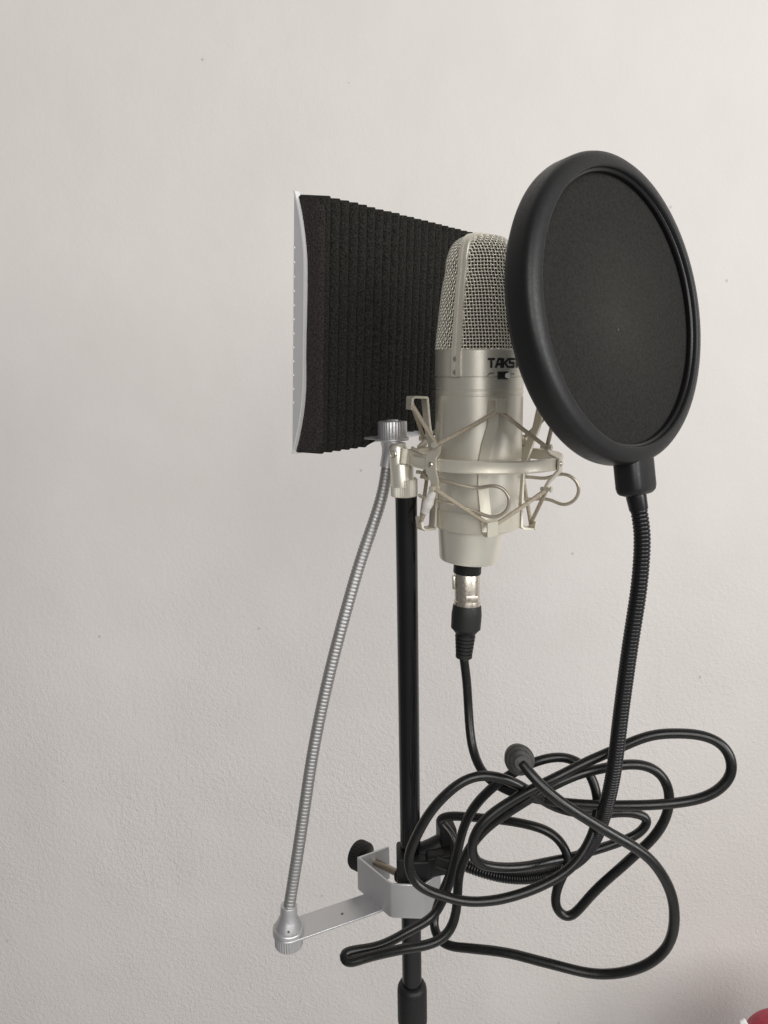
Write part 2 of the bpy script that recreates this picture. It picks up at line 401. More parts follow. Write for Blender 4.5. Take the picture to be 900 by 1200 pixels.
# lettering bent round the band: strokes in letter units (width 1, height 1)
def stroke(mb, seg, a0, hb, wa, hh, th):
    for (x0, y0, x1, y1) in seg:
        dx, dy = (x1-x0)*wa, (y1-y0)*hh; L = math.hypot(dx, dy) or 1e-9; nx, ny = -dy/L*th/2, dx/L*th/2; ex, ey = dx/L*th*.35, dy/L*th*.35
        n = 4; v, f = [], []
        for i in range(n+1):
            t = i/n; X = x0*wa+dx*t+(ex if i == n else (-ex if i == 0 else 0)); Y = y0*hh+dy*t+(ey if i == n else (-ey if i == 0 else 0))
            for sg in (-1, 1): v.append(mp(a0+math.degrees((X+sg*nx)/RB), RB+.00042+stroke.k, hb+Y+sg*ny))
        for i in range(n): f.append((2*i, 2*i+1, 2*i+3, 2*i+2))
        mb.add(v, f); stroke.k += .000012
stroke.k = 0
LET = {'T': [(0, 1, 1, 1), (.5, 1, .5, 0)], 'A': [(0, 0, .45, 1), (.45, 1, 1, 1), (1, 1, 1, 0), (.3, .35, 1, .35)], 'K': [(0, 1, 0, 0), (0, .5, .35, .5), (.35, .5, 1, 1), (.35, .5, 1, 0)],
       'S': [(1, 1, 0, 1), (0, 1, 0, .52), (0, .52, 1, .52), (1, .52, 1, 0), (1, 0, 0, 0)], 'R': [(0, 0, 0, 1), (0, 1, 1, 1), (1, 1, 1, .5), (1, .5, 0, .5), (.5, .5, 1, 0)]}
mb = MB(); hb = H(430.2); hh = H(421.3)-hb; a = 3.4
for ch in 'TAKSTAR':
    stroke(mb, LET[ch], a, hb, .0032, hh, .0013); a += 9.5
mb.build('brand_lettering', M['print'], mic, sharp=None)
mb = MB(); stroke.k = 0
stroke(mb, [(0, 0, .3, .8), (.3, .8, 1, 1)], 2.6, H(441.5)+.0008, .0034, .0016, .00045)
stroke(mb, [(0, 0, 1, 0)], 35.5, H(438), .0022, .001, .0005)
mb.build('switch_marking', M['print'], mic, sharp=None)
c = mp(22.5, RB+.0003, H(439.5)); nrm = (mp(22.5, 1, 0)-mp(22.5, 0, 0)).normalized(); tn = AX.cross(nrm)
mb = MB(); box(mb, c, .0068, .0012, .0042, tn, AX, .0003); sw = mb.build('pad_switch', M['print'], mic)
c2 = mp(28, RB+.0012, H(439.6)); n2 = (mp(30, 1, 0)-mp(30, 0, 0)).normalized()
mb = MB(); lathe(mb, c2, n2, [(0, -.001), (.0015, -.001), (.0015, .0008), (.0011, .0013), (0, .0014)], 20); mb.build('slider', M['white'], sw)

# ------------------------------------------------------------------ shock mount
RC = P(568, 537, .462); RR = .0447
sm = root('shock_mount', 'champagne spider shock mount with elastic cords cradling the microphone', 'shock mount', RC)
RAX = Vector((.022, 0, 1)).normalized()
mb = MB()
lathe(mb, RC, RAX, [(RR-.0011, -.0033), (RR-.0003, -.0036), (RR+.0011, -.0036), (RR+.0016, -.0028), (RR+.0013, -.0015), (RR+.0013, .0015), (RR+.0016, .0028), (RR+.0011, .0036), (RR-.0003, .0036), (RR-.0011, .0033)], 120)
mb.f = [q for q in mb.f if len(q) == 4]; n_ = 120
for i in range(n_): mb.f.append((i, (i+1) % n_, 9*n_+(i+1) % n_, 9*n_+i))
mb.mi = [0]*len(mb.f)
ring = mb.build('ring', M['mount'], sm, sharp=35)
# inner cup round the body
mb = MB(); ca = P(559, 617, .46); cu = Vector((0, 0, 1)); hc = P(559, 594, .46).z-ca.z
lathe(mb, ca, AX, [(.0195, .0), (.0242, 0), (.0252, .0005), (.0255, .0016), (.0256, hc), (.0247, hc+.0002)], 96)
mb.f = [q for q in mb.f if len(q) == 4]; mb.mi = [0]*len(mb.f)
mb.build('cup', M['mount'], sm, sharp=35)
# swivel joint between ring and stand
JT = P(467.5, 519, .466); JB = P(471.5, 562, .467); JA = Vector((-.03, 0, 1)).normalized(); JL = (JT-JB).length
mb = MB(); lathe(mb, JB, JA, [(0, -.004), (.0072, -.004), (.0072, JL*.42), (.0066, JL*.47), (.0030, JL*.50), (0, JL*.50)], 48)
j2 = P(467.5, 552, .466); l2 = (JT-j2).length
lathe(mb, j2, JA, [(0, 0), (.0053, 0), (.0054, l2-.0028), (.0047, l2-.0011), (.0034, l2-.0003), (0, l2)], 48)
joint = mb.build('swivel_joint', M['champagne'], sm, sharp=50)
sd = (CAM-JT).normalized(); sd = (sd-JA*sd.dot(JA)).normalized(); sd = (Matrix.Rotation(math.radians(-38), 3, JA) @ sd)
mb = MB(); lathe(mb, P(467.5, 531.5, .466), sd, [(0, .004), (.0024, .004), (.0024, .0056), (.0020, .0060), (.0015, .0056), (.0004, .0056), (0, .0052)], 24); mb.build('screw', M['nickel'], joint)
PT0 = P(476, 582, .468)
mb = MB(); zc = P(473, 561, .468).z; lathe(mb, (PT0.x-.0012, PT0.y, PT0.z+.0004), (0, 0, 1), [(0, 0), (.0077, 0), (.0083, .0006), (.0083, zc-PT0.z-.0006), (.0077, zc-PT0.z), (0, zc-PT0.z)], 96, 0, None, knurl(96, .045, (2, 3)))
mb.build('knurled_nut', M['champagne_light'], sm, sharp=25)
# tab from the joint to the ring
LE = RC+Vector((-RR, 0, .001))
mb = MB(); ribbon(mb, [P(470, 534, .458), P(478, 535, .4585), P(488, 538, .449), P(497, 541, .4405)], (0, 0, 1), [.009, .009, .0078, .0072], .0026, 16)
mb.build('ring_tab', M['mount'], sm, sharp=40)
def ring_pt(a, dr=0, dz=0):
    t = math.radians(a); x = Vector((1, 0, -.022)).normalized(); return RC+x*((RR+dr)*math.sin(t))+Vector((0, -1, 0))*((RR+dr)*math.cos(t))+RAX*dz
# outer posts riveted to the ring: (angle, top py, bottom py, px top, px bottom)
posts = {}
def post(nm, a, top, bot):
    t = math.radians(a); w = Vector((math.cos(t), math.sin(t), 0)); out = Vector((math.sin(t), -math.cos(t), 0))
    m_ = ring_pt(a, .0022); mb = MB()
    ribbon(mb, [top, top.lerp(m_, .35), m_+Vector((0, 0, .004)), m_-Vector((0, 0, .004)), m_.lerp(bot, .7), bot], w, [.0038, .0064, .0076, .0076, .006, .0034], .0013)
    o = mb.build('suspension_post', M['mount'], sm, sharp=40)
    for e, sg in ((top, 1), (bot, -1)):        # small pegs that carry the cord
        mb = MB(); lathe(mb, e, out, [(0, -.0022), (.0012, -.0022), (.0012, .0034), (.0018, .0036), (.0018, .0044), (0, .0047)], 16); mb.build('peg', M['mount'], o)
    mb = MB(); lathe(mb, m_, out, [(0, -.001), (.0017, -.001), (.0017, .0009), (.0012, .0014), (0, .0015)], 20); mb.build('rivet', M['nickel'], o)
    posts[nm] = (top+out*.0015, bot+out*.0015)
post('fl', -47, P(514, 521, .431), P(511, 572, .431))
post('fr', 58, P(638, 524, .437), P(638, 573, .437))
post('br', 138, P(613, 513, .497), P(611, 556, .497))
post('bl', -128, P(499, 514, .492), P(503, 557, .492))
# inner strips with their hooks: up from the cup side, folded outward at the top and at the bottom
hooks = {}
def strip(nm, a, pts, tops, bots, w=.0075):
    t = math.radians(a); wd = Vector((math.cos(t), math.sin(t), 0))
    mb = MB(); ribbon(mb, pts, wd, w, .0013); mb.build('hook_strip', M['mount'], sm, sharp=30)
    hooks[nm] = (tops, bots)
strip('f', 20, [P(587, 484, .4222), P(588, 469, .4222), P(587, 468, .4250), P(580, 468, .431), P(579, 470, .4315), P(577, 500, .433), P(570, 522, .4335), P(566, 542, .434), P(566, 575, .434),
               P(569, 604, .433), P(571, 624, .431), P(573, 627, .4275), P(577, 628, .4225), P(577, 612, .4220)],
      P(585, 481, .4262), P(577.5, 617, .4262), .0066)
strip('l', -68, [P(480, 480, .449), P(480.5, 467, .449), P(482, 465.5, .449), P(496, 465.5, .455), P(498, 467, .4555), P(501, 500, .4555), P(509, 536, .456), P(509, 575, .456), P(507, 616, .4555), P(506, 618.5, .455), P(494, 620, .449), P(492.5, 618, .449), P(491, 606, .449)],
      P(483, 474, .447), P(493, 612, .447), .0078)
strip('r', 110, [P(655, 478, .474), P(655, 468, .474), P(653, 466.5, .474), P(638, 466.5, .468), P(636, 468, .468), P(629, 500, .468), P(611, 546, .468), P(609, 580, .468), P(608, 616, .468), P(610, 618, .468), P(622, 619, .472), P(624, 618, .472), P(625, 610, .472)],
      P(652, 476, .475), P(622, 613, .474), .0078)
strip('b', 200, [P(549, 484, .503), P(548, 469, .503), P(552, 467, .498), P(558, 468, .493), P(559, 500, .490), P(562, 545, .489), P(562, 600, .489), P(556, 612, .497), P(554, 600, .502)],
      P(549, 478, .504), P(555, 606, .504), .0068)
# elastic cords: one zigzag above and one below
def cord(seq, closed=True):
    mb = MB()
    L = seq+[seq[0]] if closed else seq
    for a_, b_ in zip(L[:-1], L[1:]):
        pts = [a_.lerp(b_, t)+Vector((0, 0, -.0003*math.sin(math.pi*t))) for t in np.linspace(0, 1, 9)]
        tube(mb, pts, .00125, 10)
    for a_ in seq: mb.add(*ball(a_, .0014))
    return mb.build('elastic_cord', M['cord'], sm, sharp=None)
def ball(c, r, n=10, m=6):
    v = [Vector(c)+Vector((r*math.sin(math.pi*j/m)*math.cos(2*math.pi*i/n), r*math.sin(math.pi*j/m)*math.sin(2*math.pi*i/n), r*math.cos(math.pi*j/m))) for j in range(m+1) for i in range(n)]
    return v, [(j*n+i, j*n+(i+1) % n, (j+1)*n+(i+1) % n, (j+1)*n+i) for j in range(m) for i in range(n)]
cord([hooks['l'][0], posts['fl'][0], hooks['f'][0], posts['fr'][0], hooks['r'][0], posts['br'][0], hooks['b'][0], posts['bl'][0]])
cord([hooks['l'][1], posts['fl'][1], hooks['f'][1], posts['fr'][1], hooks['r'][1], posts['br'][1], hooks['b'][1], posts['bl'][1]])
# white tape wound on the cord by the stand
a_, b_ = posts['fl'][1], hooks['l'][1]
pts = [a_.lerp(b_, t) for t in np.linspace(.06, .68, 12)]
rr = [.0020+.0006*math.sin(3.1*i/11)+.0007*random.random() for i in range(12)]
mb = MB(); tube(mb, pts, rr, 9); mb.build('tape_wrap', M['paper'], sm, sharp=60)
# knots where the spare cord is tied off
mb = MB()
kp = [P(494, 560, .455), P(499, 552, .452), P(504, 556, .449), P(500, 561, .447), P(495, 555, .450), P(488, 553, .452)]
tube(mb, spline(kp, 40)[0], .0011, 8)
kp = [P(491, 580, .449), P(496, 583, .447), P(501, 583, .446)]
tube(mb, spline(kp, 16)[0], .0010, 8)
kp = [P(483, 525, .462), P(489, 531, .458), P(492, 537, .455), P(498, 535, .452), P(503, 541, .450)]
tube(mb, spline(kp, 30)[0], .0012, 8)
mb.build('cord_knot', M['cord'], sm, sharp=None)
# sprung wire handles
def handle(pts):
    mb = MB(); q_, _ = spline(pts, 90); tube(mb, q_, .00105, 10); return mb.build('clip_handle', M['clip'], sm, sharp=None)
handle([P(514, 562, .434), P(530, 566, .430), P(548, 570.5, .427), P(562, 571.5, .425), P(577, 569.5, .421), P(589, 573, .419), P(596, 583, .418), P(595, 595, .419), P(586, 604, .421), P(575, 605.5, .423), P(561, 601, .426), P(544, 594.5, .429), P(526, 590, .431), P(511, 587, .435)])
handle([P(608, 558.5, .470), P(625, 559.5, .466), P(641, 560, .461), P(655, 555.8, .456), P(668, 558, .453), P(677, 568, .452), P(677, 580, .453), P(669, 589, .455), P(659, 591, .457), P(648, 587, .461), P(636, 584.5, .464), P(622, 585, .467), P(608, 584, .470)])

# ------------------------------------------------------------------ microphone stand
st_ = root('microphone_stand', 'black straight microphone stand pole rising into a wider lower tube', 'microphone stand', (PT0.x, PT0.y, -.3))
zcol = P(482.5, 1152, .468).z
mb = MB(); lathe(mb, (PT0.x, PT0.y, zcol-.05), (0, 0, 1), [(0, 0), (.0068, 0), (.0068, PT0.z-zcol+.0525), (0, PT0.z-zcol+.0525)], 64)
mb.build('upper_tube', M['pole'], st_)
mb = MB(); lathe(mb, (PT0.x, PT0.y, zcol), (0, 0, 1), [(0, -.03), (.0104, -.03), (.0104, -.006), (.0101, -.003), (.0090, -.0006), (.0075, 0), (.0068, .0002)], 64)
mb.build('clutch_collar', M['blackpl'], st_, sharp=50)
mb = MB(); lathe(mb, (PT0.x, PT0.y, -.3), (0, 0, 1), [(0, 0), (.0100, 0), (.0100, zcol+.3-.029), (0, zcol+.3-.029)], 64)
mb.build('lower_tube', M['pole'], st_)

# ------------------------------------------------------------------ isolation shield, its gooseneck and its clamp
O = P(346, 224, .475); zt = O.z; zb = P(344.5, 532, .475).z; HH = zt-zb
U = Vector((.600, .800, 0)).normalized(); W = Vector((U.y, -U.x, 0)); LN = .192
O = Vector((O.x, O.y, 0)); LEAN = .046
sh = root('isolation_shield', 'black ribbed foam shield with silver edge on a silver gooseneck arm', 'acoustic shield', (O.x, O.y, zb))
def S(u, w, z): return O+U*u+W*w+Vector((-LEAN*(zt-z), 0, z))
DB, FT = .0086, .0222                    # depth of the metal curve, front of the foam
def dcurve(z):                           # distance of the curved metal front from its flat back
    e = min(z-zb, zt-z); t = max(0, min(1, e/(HH*.30))); return DB*math.sin(t*math.pi/2)**.9
zs = [zb+HH*(.5-.5*math.cos(math.pi*i/48)) for i in range(49)]
# metal shell: near end cap, flat back, curved front sheet
mb = MB(); n = len(zs)
for u in (-.0009, LN):
    v = [S(u, 0, z) for z in zs]+[S(u, dcurve(z)-.0004, z) for z in zs]
    mb.add(v, [(i, i+1, n+i+1, n+i) for i in range(n-1)])
mb.add([S(-.0009, 0, z) for z in zs]+[S(LN, 0, z) for z in zs], [(i, i+1, n+i+1, n+i) for i in range(n-1)])
shell = mb.build('metal_shell', M['pale'], sh, sharp=30, recalc=False)
mb = MB()                                # bright bare edge of the sheet
v = []
for z in zs:
    d = dcurve(z)
    for du, dw in ((-.0013, -.0005), (-.0013, .0006), (.0030, .0006), (.0030, -.0005)): v.append(S(du, d+dw, z))
f = [(4*i+k, 4*i+(k+1) % 4, 4*i+4+(k+1) % 4, 4*i+4+k) for i in range(n-1) for k in range(4)]
mb.add(v, f); mb.build('sheet_edge', M['edge'], sh, sharp=30)
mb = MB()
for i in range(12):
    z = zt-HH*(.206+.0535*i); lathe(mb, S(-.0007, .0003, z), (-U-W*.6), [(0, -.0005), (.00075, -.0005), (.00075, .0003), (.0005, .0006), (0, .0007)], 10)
mb.build('hole_light_dot', M['white'], sh)  # no real holes: white nubs paint the brightness showing through them
# foam: flat cut end plus ribbed face; height follows the curve, with a stepped notch low down for the bracket
RIB = .0085; NR = int(LN/RIB); NOT0, NOT1, NOTZ = .0525, .14, P(432, 512, .505).z
FZ1 = zt-.0012
us = []
for k in range(NR):
    for j in range(10): us.append(k*RIB+RIB*j/10)
us.append(NR*RIB)
def wob(k, z): return .00035*noise.noise(Vector((k*3.1, z*30, 2.2)))
def face_w(u, z):
    k = u/RIB; ph = k-math.floor(k)
    rib = (abs(math.sin(math.pi*ph)))**.55 if u > RIB*.02 else 0
    first = 1 if u < RIB else 0
    w_ = FT-.0056*(1-rib)
    e = min(z-zb, zt-z); w_ -= max(0, 1-e/.006)**2*.004
    return w_+wob(math.floor(k), z)
def fbot(u):
    k = math.floor(u/RIB+1e-6); ph = u/RIB-k; dip = .0011*(1-abs(math.sin(math.pi*ph))**.7)
    b = zb+.0006+dip
    if NOT0 < u < NOT1:
        e = min(u-NOT0, NOT1-u); b = zb+min(1, .35+e/.007)*(NOTZ-zb)+dip*.3
    return b
def ftop(u):
    k = math.floor(u/RIB+1e-6); ph = u/RIB-k; return FZ1-.0022*(1-abs(math.sin(math.pi*ph))**.8)+.0005*noise.noise(Vector((k*1.7, .3, 0)))
NZ = 60; v, f = [], []; nu = len(us)
for u in us:
    z0, z1 = fbot(u), ftop(u)
    for j in range(NZ+1):
        t = .5-.5*math.cos(math.pi*j/NZ); z = z0+(z1-.0036-z0)*t; v.append(S(u+.0008, face_w(u, z), z))
for i in range(nu-1):
    for j in range(NZ): a_ = i*(NZ+1)+j; f.append((a_, a_+1, a_+NZ+2, a_+NZ+1))
# back of the foam on the metal curve, top, bottom and far end
ob = len(v)
for u in us:
    z0, z1 = fbot(u), ftop(u)
    for j in range(NZ+1):
        t = .5-.5*math.cos(math.pi*j/NZ); z = z0+(z1-z0)*t; v.append(S(u+.0008, dcurve(z)+.0002, z))
for i in range(nu-1):
    for j in range(NZ): a_ = ob+i*(NZ+1)+j; f.append((a_, a_+NZ+1, a_+NZ+2, a_+1))
    for j in (0, NZ):
        a_, b_ = i*(NZ+1)+j, ob+i*(NZ+1)+j; f.append((a_, a_+NZ+1, b_+NZ+1, b_) if j == 0 else (a_, b_, b_+NZ+1, a_+NZ+1))
a_ = (nu-1)*(NZ+1)
for j in range(NZ): f.append((a_+j, a_+j+1, ob+a_+j+1, ob+a_+j))
mb = MB(); mb.add(v, f)
v2, f2 = [], []
ZE = 60
for j in range(ZE+1):
    t = .5-.5*math.cos(math.pi*j/ZE); z = fbot(0)+(ftop(0)-fbot(0))*t
    w0, w1 = dcurve(z)+.0002, FT-.0005-max(0, 1-min(z-zb, zt-z)/.012)**2*.004+wob(5, z)
    bul = .0006*noise.noise(Vector((0, 7, z*25)))
    for k in range(7):
        t2 = k/6; v2.append(S(.0006+.0002*random.random()+bul*.6+.0004-.0006*math.sin(math.pi*t2)+(.0012 if k == 6 else 0), w0+(w1-w0)*t2, z-.0036*t2**1.5*max(0, (z-zb)/HH)**2))
f2 = [(j*7+k, j*7+k+1, j*7+8+k, j*7+7+k) for j in range(ZE) for k in range(6)]
# join the cut end round its front corner to the first rib
mb.add(v2, f2, 1)
v3 = []
for j in range(ZE+1):
    v3.append(v2[j*7+6]); v3.append(v[int(min(NZ, max(0, round(j*NZ/ZE))))+(NZ+1)*2])
mb.add(v3, [(2*j, 2*j+1, 2*j+3, 2*j+2) for j in range(ZE)], 0)
# top and bottom closing of the cut end
foam = mb.build('foam', [M['foam'], M['foam_end']], sh, sharp=70, recalc=False)
# bracket plate from the shell to the gooseneck
KN = P(460, 513, .49)
zp = KN.z-.0008
mb = MB(); dirw = W; sidev = U
uC = (Vector((KN.x, KN.y, 0))-O).dot(U); wC = (Vector((KN.x, KN.y, 0))-O).dot(W)
def plan(u, w): q_ = O+U*u+W*w; return (q_.x, q_.y)
hw = .0105
poly = [plan(uC-.0042, .004), plan(uC+.0042, .004), plan(uC+.0042, wC-.011), plan(uC+hw, wC-.006), plan(uC+hw, wC)]+[plan(uC+hw*math.cos(t), wC+hw*math.sin(t)) for t in np.linspace(.1, math.pi-.1, 16)]+[plan(uC-hw, wC), plan(uC-hw, wC-.006), plan(uC-.0042, wC-.011)]
prism(mb, poly, zp-.0008, zp+.0008)
pl = mb.build('bracket_plate', M['silver'], sh, sharp=30); bevel_mod(pl, .0004)
# thumb nut above the plate and flared ferrule below it
mb = MB(); kz = P(460, 492.5, .49).z-zp
lathe(mb, (KN.x, KN.y, zp+.0008), (0, 0, 1), [(0, 0), (.0090, 0), (.0093, .0005), (.0093, kz-.002), (.0089, kz-.0014), (.0045, kz-.0012), (.0035, kz-.0003), (0, kz)], 72, 0, None, knurl(72, .035, (2, 3)))
mb.build('thumb_nut', M['silver'], sh, sharp=25)
GT = P(454, 546, .489)
mb = MB(); fa = (Vector((KN.x, KN.y, zp-.0008))-GT).normalized(); fl = (Vector((KN.x, KN.y, zp-.0008))-GT).length
lathe(mb, GT, fa, [(0, -.001), (.0049, -.001), (.0050, fl*.35), (.0056, fl*.6), (.0074, fl*.85), (.0090, fl-.0012), (.0088, fl), (0, fl)], 48); mb.build('ferrule', M['silver'], sh, sharp=50)
# arm with the lower ferrule
zA = .8901
E0 = PZ(338, 1091, zA)
a1, a2, a3, a4 = PZ(431, 1046, zA), PZ(449, 1066, zA), PZ(352, 1107, zA), PZ(330, 1079, zA)
ax_ = ((a1+a2)/2-(a3+a4)/2); ax_.z = 0; ax_.normalize(); sd_ = Vector((-ax_.y, ax_.x, 0)); aw = .0102
c_end = E0; base = [c_end+ax_*-0.0+sd_*(-aw)]
near = a2; far = a1
poly = [(far.x, far.y), (near.x, near.y)]+[((c_end+sd_*(aw*math.cos(t))-ax_*(aw*math.sin(t))).x, (c_end+sd_*(aw*math.cos(t))-ax_*(aw*math.sin(t))).y) for t in np.linspace(math.pi, 0, 24)]
mb = MB(); prism(mb, poly, zA-.0017, zA); arm = mb.build('clamp_arm', M['silver'], sh, sharp=30); bevel_mod(arm, .0005)
GB = P(340, 1061, E0.y-.0005)
mb = MB(); fa = (GB-E0).normalized(); fa = Vector((fa.x*.6, fa.y*.6, 1)).normalized(); fl = GB.z-E0.z
lathe(mb, E0+Vector((0, 0, .0002)), fa, [(0, 0), (.0098, 0), (.0102, .0006), (.0102, .0022), (.0096, .0030), (.0088, .0034), (.0080, .0060), (.0066, .0092), (.0056, .0120), (.0053, fl-.0004), (.0049, fl), (0, fl)], 64)
fer = mb.build('ferrule', M['silver'], sh, sharp=40)
for hz_, rz_ in ((.0142, .0053), (.0058, .0082)):
    mb = MB(); sdv = Vector((.12, -1, 0)).normalized(); lathe(mb, E0+fa*hz_+sdv*(rz_-.0006), sdv, [(0, 0), (.0008, 0), (.0008, .0007), (0, .0008)], 12); mb.build('set_screw', M['seam'], fer)
mb = MB(); hc_ = PZ(401, 1071, zA); lathe(mb, hc_, (0, 0, 1), [(0, -.0002), (.0009, -.0002), (.0009, .0002), (0, .0003)], 14); mb.build('set_screw', M['seam'], arm)
mb = MB(); lathe(mb, E0+Vector((0, 0, -.0018)), (0, 0, -1), [(0, 0), (.0088, 0), (.0092, .0005), (.0092, .0076), (.0086, .0084), (.0075, .0087), (0, .0087)], 72, 0, None, knurl(72, .035, (2, 3)))
mb.build('thumb_nut', M['silver'], sh, sharp=25)
gb = E0+fa*(fl-.002)
path = [gb, P(342.5, 1040, .4425), P(347, 1012, .4435), P(355, 960, .446), P(365.5, 890, .450), P(377, 830, .454), P(391, 770, .458), P(406, 714, .463), P(423, 656, .470), P(438, 612, .477), P(449, 575, .484), GT]
mb = MB(); flex(mb, path, .0039, .0023, 16, .085); mb.build('gooseneck', M['steel'], sh, sharp=80)
# folded clamp plate: hook flange, side, front, far side
B0 = P(457, 1036, .452); zT = B0.z; zB = zA-.0006
pD1 = PZ(455, 991, zT); pD0 = PZ(418, 1004, zT); pB1 = PZ(501, 1037, zT)
pl_ = [pD1, pD0, Vector((B0.x-.001, B0.y+.0012, zT)), Vector((B0.x+.0012, B0.y-.0002, zT)), Vector((pB1.x-.004, pB1.y, zT)), Vector((pB1.x-.0015, pB1.y+.001, zT)), Vector((pB1.x+.010, pB1.y+.013, zT))]
def offs(ps, d):
    out = []
    for i, p in enumerate(ps):
        a_ = ps[max(i-1, 0)]; b_ = ps[min(i+1, len(ps)-1)]; t1 = (p-a_).normalized() if i else (b_-p).normalized(); t2 = (b_-p).normalized() if i < len(ps)-1 else t1
        nn = Vector((-(t1.y+t2.y), t1.x+t2.x, 0)).normalized(); k = max(.5, nn.dot(Vector((-t1.y, t1.x, 0)))); out.append(p+nn*(d/k))
    return out
inn = offs(pl_, .0019); v = []
for p in pl_: v += [(p.x, p.y, zB), (p.x, p.y, zT)]
for p in inn: v += [(p.x, p.y, zB), (p.x, p.y, zT)]
n = len(pl_); f = []
for i in range(n-1):
    a_, b_ = 2*i, 2*n+2*i
    f += [(a_, a_+2, a_+3, a_+1), (b_, b_+1, b_+3, b_+2), (a_+1, a_+3, b_+3, b_+1), (a_, b_, b_+2, a_+2)]
f += [(0, 1, 2*n+1, 2*n), (2*n-2, 4*n-2, 4*n-1, 2*n-1)]
# lower the front corners of the plate a little, as on the folded part
mb = MB(); mb.add(v, f); cl = mb.build('clamp_plate', M['silver'], sh, sharp=30); bevel_mod(cl, .0007, 3)
sc0 = pD0.lerp(pD1, .52); sc0.z = zT-.0085
pole_c = Vector((PT0.x, PT0.y, sc0.z)); dr_ = (pole_c-sc0).normalized()
mb = MB(); L_ = (pole_c-sc0).length-.0095; tl = [(0, -.006)]+[(.0026-.0004*(i % 2), -.006+(L_+.006)*i/40) for i in range(41)]+[(0, L_)]
lathe(mb, sc0, dr_, tl, 24); scw = mb.build('clamp_screw', M['brass'], sh, sharp=60)
mb = MB(); lathe(mb, sc0+dr_*(L_-.001), dr_, [(0, 0), (.0050, 0), (.0056, .0006), (.0056, .0032), (0, .0034)], 28); mb.build('pressure_pad', M['blackpl'], scw)
mb = MB(); lathe(mb, sc0-dr_*.0022, -dr_, [(0, 0), (.0060, 0), (.0064, .001), (.0064, .004), (.0100, .0052), (.0106, .0062), (.0106, .0122), (.0098, .0136), (0, .014)], 60, 0, None, knurl(60, .05, (5, 6)))
mb.build('clamp_knob', M['blackpl'], scw, sharp=25)

# ------------------------------------------------------------------ pop filter
PC = P(723.5, 365, .380)
nz_ = Vector((.655, -.742, .155)).normalized()
pf = root('pop_filter', 'round black pop filter disc on a black gooseneck in front of the microphone', 'pop filter', PC)
dn = Vector((0, 0, -1)); dn = (dn-nz_*dn.dot(nz_)).normalized(); rt = dn.cross(nz_)
Ro, Ri, TT = .0738, .0654, .0158
def rprof(): # (radius, axial) closed loop; front at +
    return [(Ri, .0030), (Ri, .0058), (Ri+.0004, .0064), (Ri+.0012, .0066), (Ro-.0034, .0057), (Ro-.0018, .0051), (Ro-.0007, .0040), (Ro-.0001, .0024), (Ro, .0006), (Ro, -.0062), (Ro-.0004, -.0078), (Ro-.0015, -.0090), (Ro-.0035, -.0097), (Ri+.002, -.0098), (Ri, -.0088), (Ri, -.0040)]
pr = rprof(); n_ = 160; v, f = [], []
for r_, h_ in pr:
    for i in range(n_):
        t = 2*math.pi*i/n_; v.append(PC+nz_*h_+dn*(r_*math.cos(t))+rt*(r_*math.sin(t)))
m_ = len(pr)
for k in range(m_):
    for i in range(n_): k2 = (k+1) % m_; f.append((k*n_+i, k*n_+(i+1) % n_, k2*n_+(i+1) % n_, k2*n_+i))
mb = MB(); mb.add(v, f); rim = mb.build('rim', M['rim'], pf, sharp=50)
# inner lip that clamps the cloth
mb = MB(); v, f = [], []
lp = [(Ri+.0002, .0044), (Ri-.0011, .0041), (Ri-.0014, .0033), (Ri-.0012, .0016), (Ri+.0002, .0012)]
for r_, h_ in lp:
    for i in range(n_):
        t = 2*math.pi*i/n_; v.append(PC+nz_*h_+dn*(r_*math.cos(t))+rt*(r_*math.sin(t)))
for k in range(len(lp)):
    for i in range(n_): k2 = (k+1) % len(lp); f.append((k*n_+i, k*n_+(i+1) % n_, k2*n_+(i+1) % n_, k2*n_+i))
mb.add(v, f); mb.build('inner_lip', M['neck'], pf, sharp=60)
# cloth, front and back layer, slightly slack
mb = MB()
for z0, sg in ((.0010, 1), (-.0050, -1)):
    v, f = [PC+nz_*(z0+sg*.0012)], []; nr = 14
    for k in range(1, nr+1):
        r_ = (Ri-.0004)*k/nr
        for i in range(96):
            t = 2*math.pi*i/96; v.append(PC+nz_*(z0+sg*.0012*(1-(k/nr)**2))+dn*(r_*math.cos(t))+rt*(r_*math.sin(t)))
    f += [(0, 1+i, 1+(i+1) % 96) for i in range(96)]
    for k in range(nr-1):
        for i in range(96): a_ = 1+k*96+i; b_ = 1+k*96+(i+1) % 96; f.append((a_, a_+96, b_+96, b_))
    mb.add(v, f)
mb.build('mesh_screen', M['fabric'], pf, sharp=None)
# stub below the rim
sb = PC+dn*(Ro+.0050)-nz_*.0022-rt*.0050
mb = MB(); box(mb, sb, .0205, .0140, .0215, rt, dn, .0042); stub = mb.build('stub', M['rim'], pf, sharp=50)
s1 = sb+dn*.0104+rt*.0008
NK0 = P(748.5, 597, .374)
mb = MB(); fd = (NK0-s1).normalized(); lathe(mb, s1, fd, [(0, -.001), (.0048, -.001), (.0050, .0008), (.0046, (NK0-s1).length), (0, (NK0-s1).length+.001)], 32); mb.build('ferrule', M['neck'], pf)
path = [NK0, P(752, 622, .3725), P(752, 650, .372), P(748.5, 690, .372), P(741, 740, .373), P(733, 796, .376), P(726, 850, .380), P(719, 905, .386), P(709, 950, .396), P(697, 982, .408), P(681, 1004, .420), P(655, 1020, .434), P(622, 1028, .448), P(590, 1027, .458), P(562, 1020, .463), P(538, 1011, .466)]
mb = MB(); flex(mb, path, .0042, .00195, 14, .13); mb.build('gooseneck', M['neck'], pf, sharp=80)
# clamp that grips the pole
mb = MB(); zc_ = P(490, 1012, .468).z; pc = Vector((PT0.x, PT0.y, zc_))
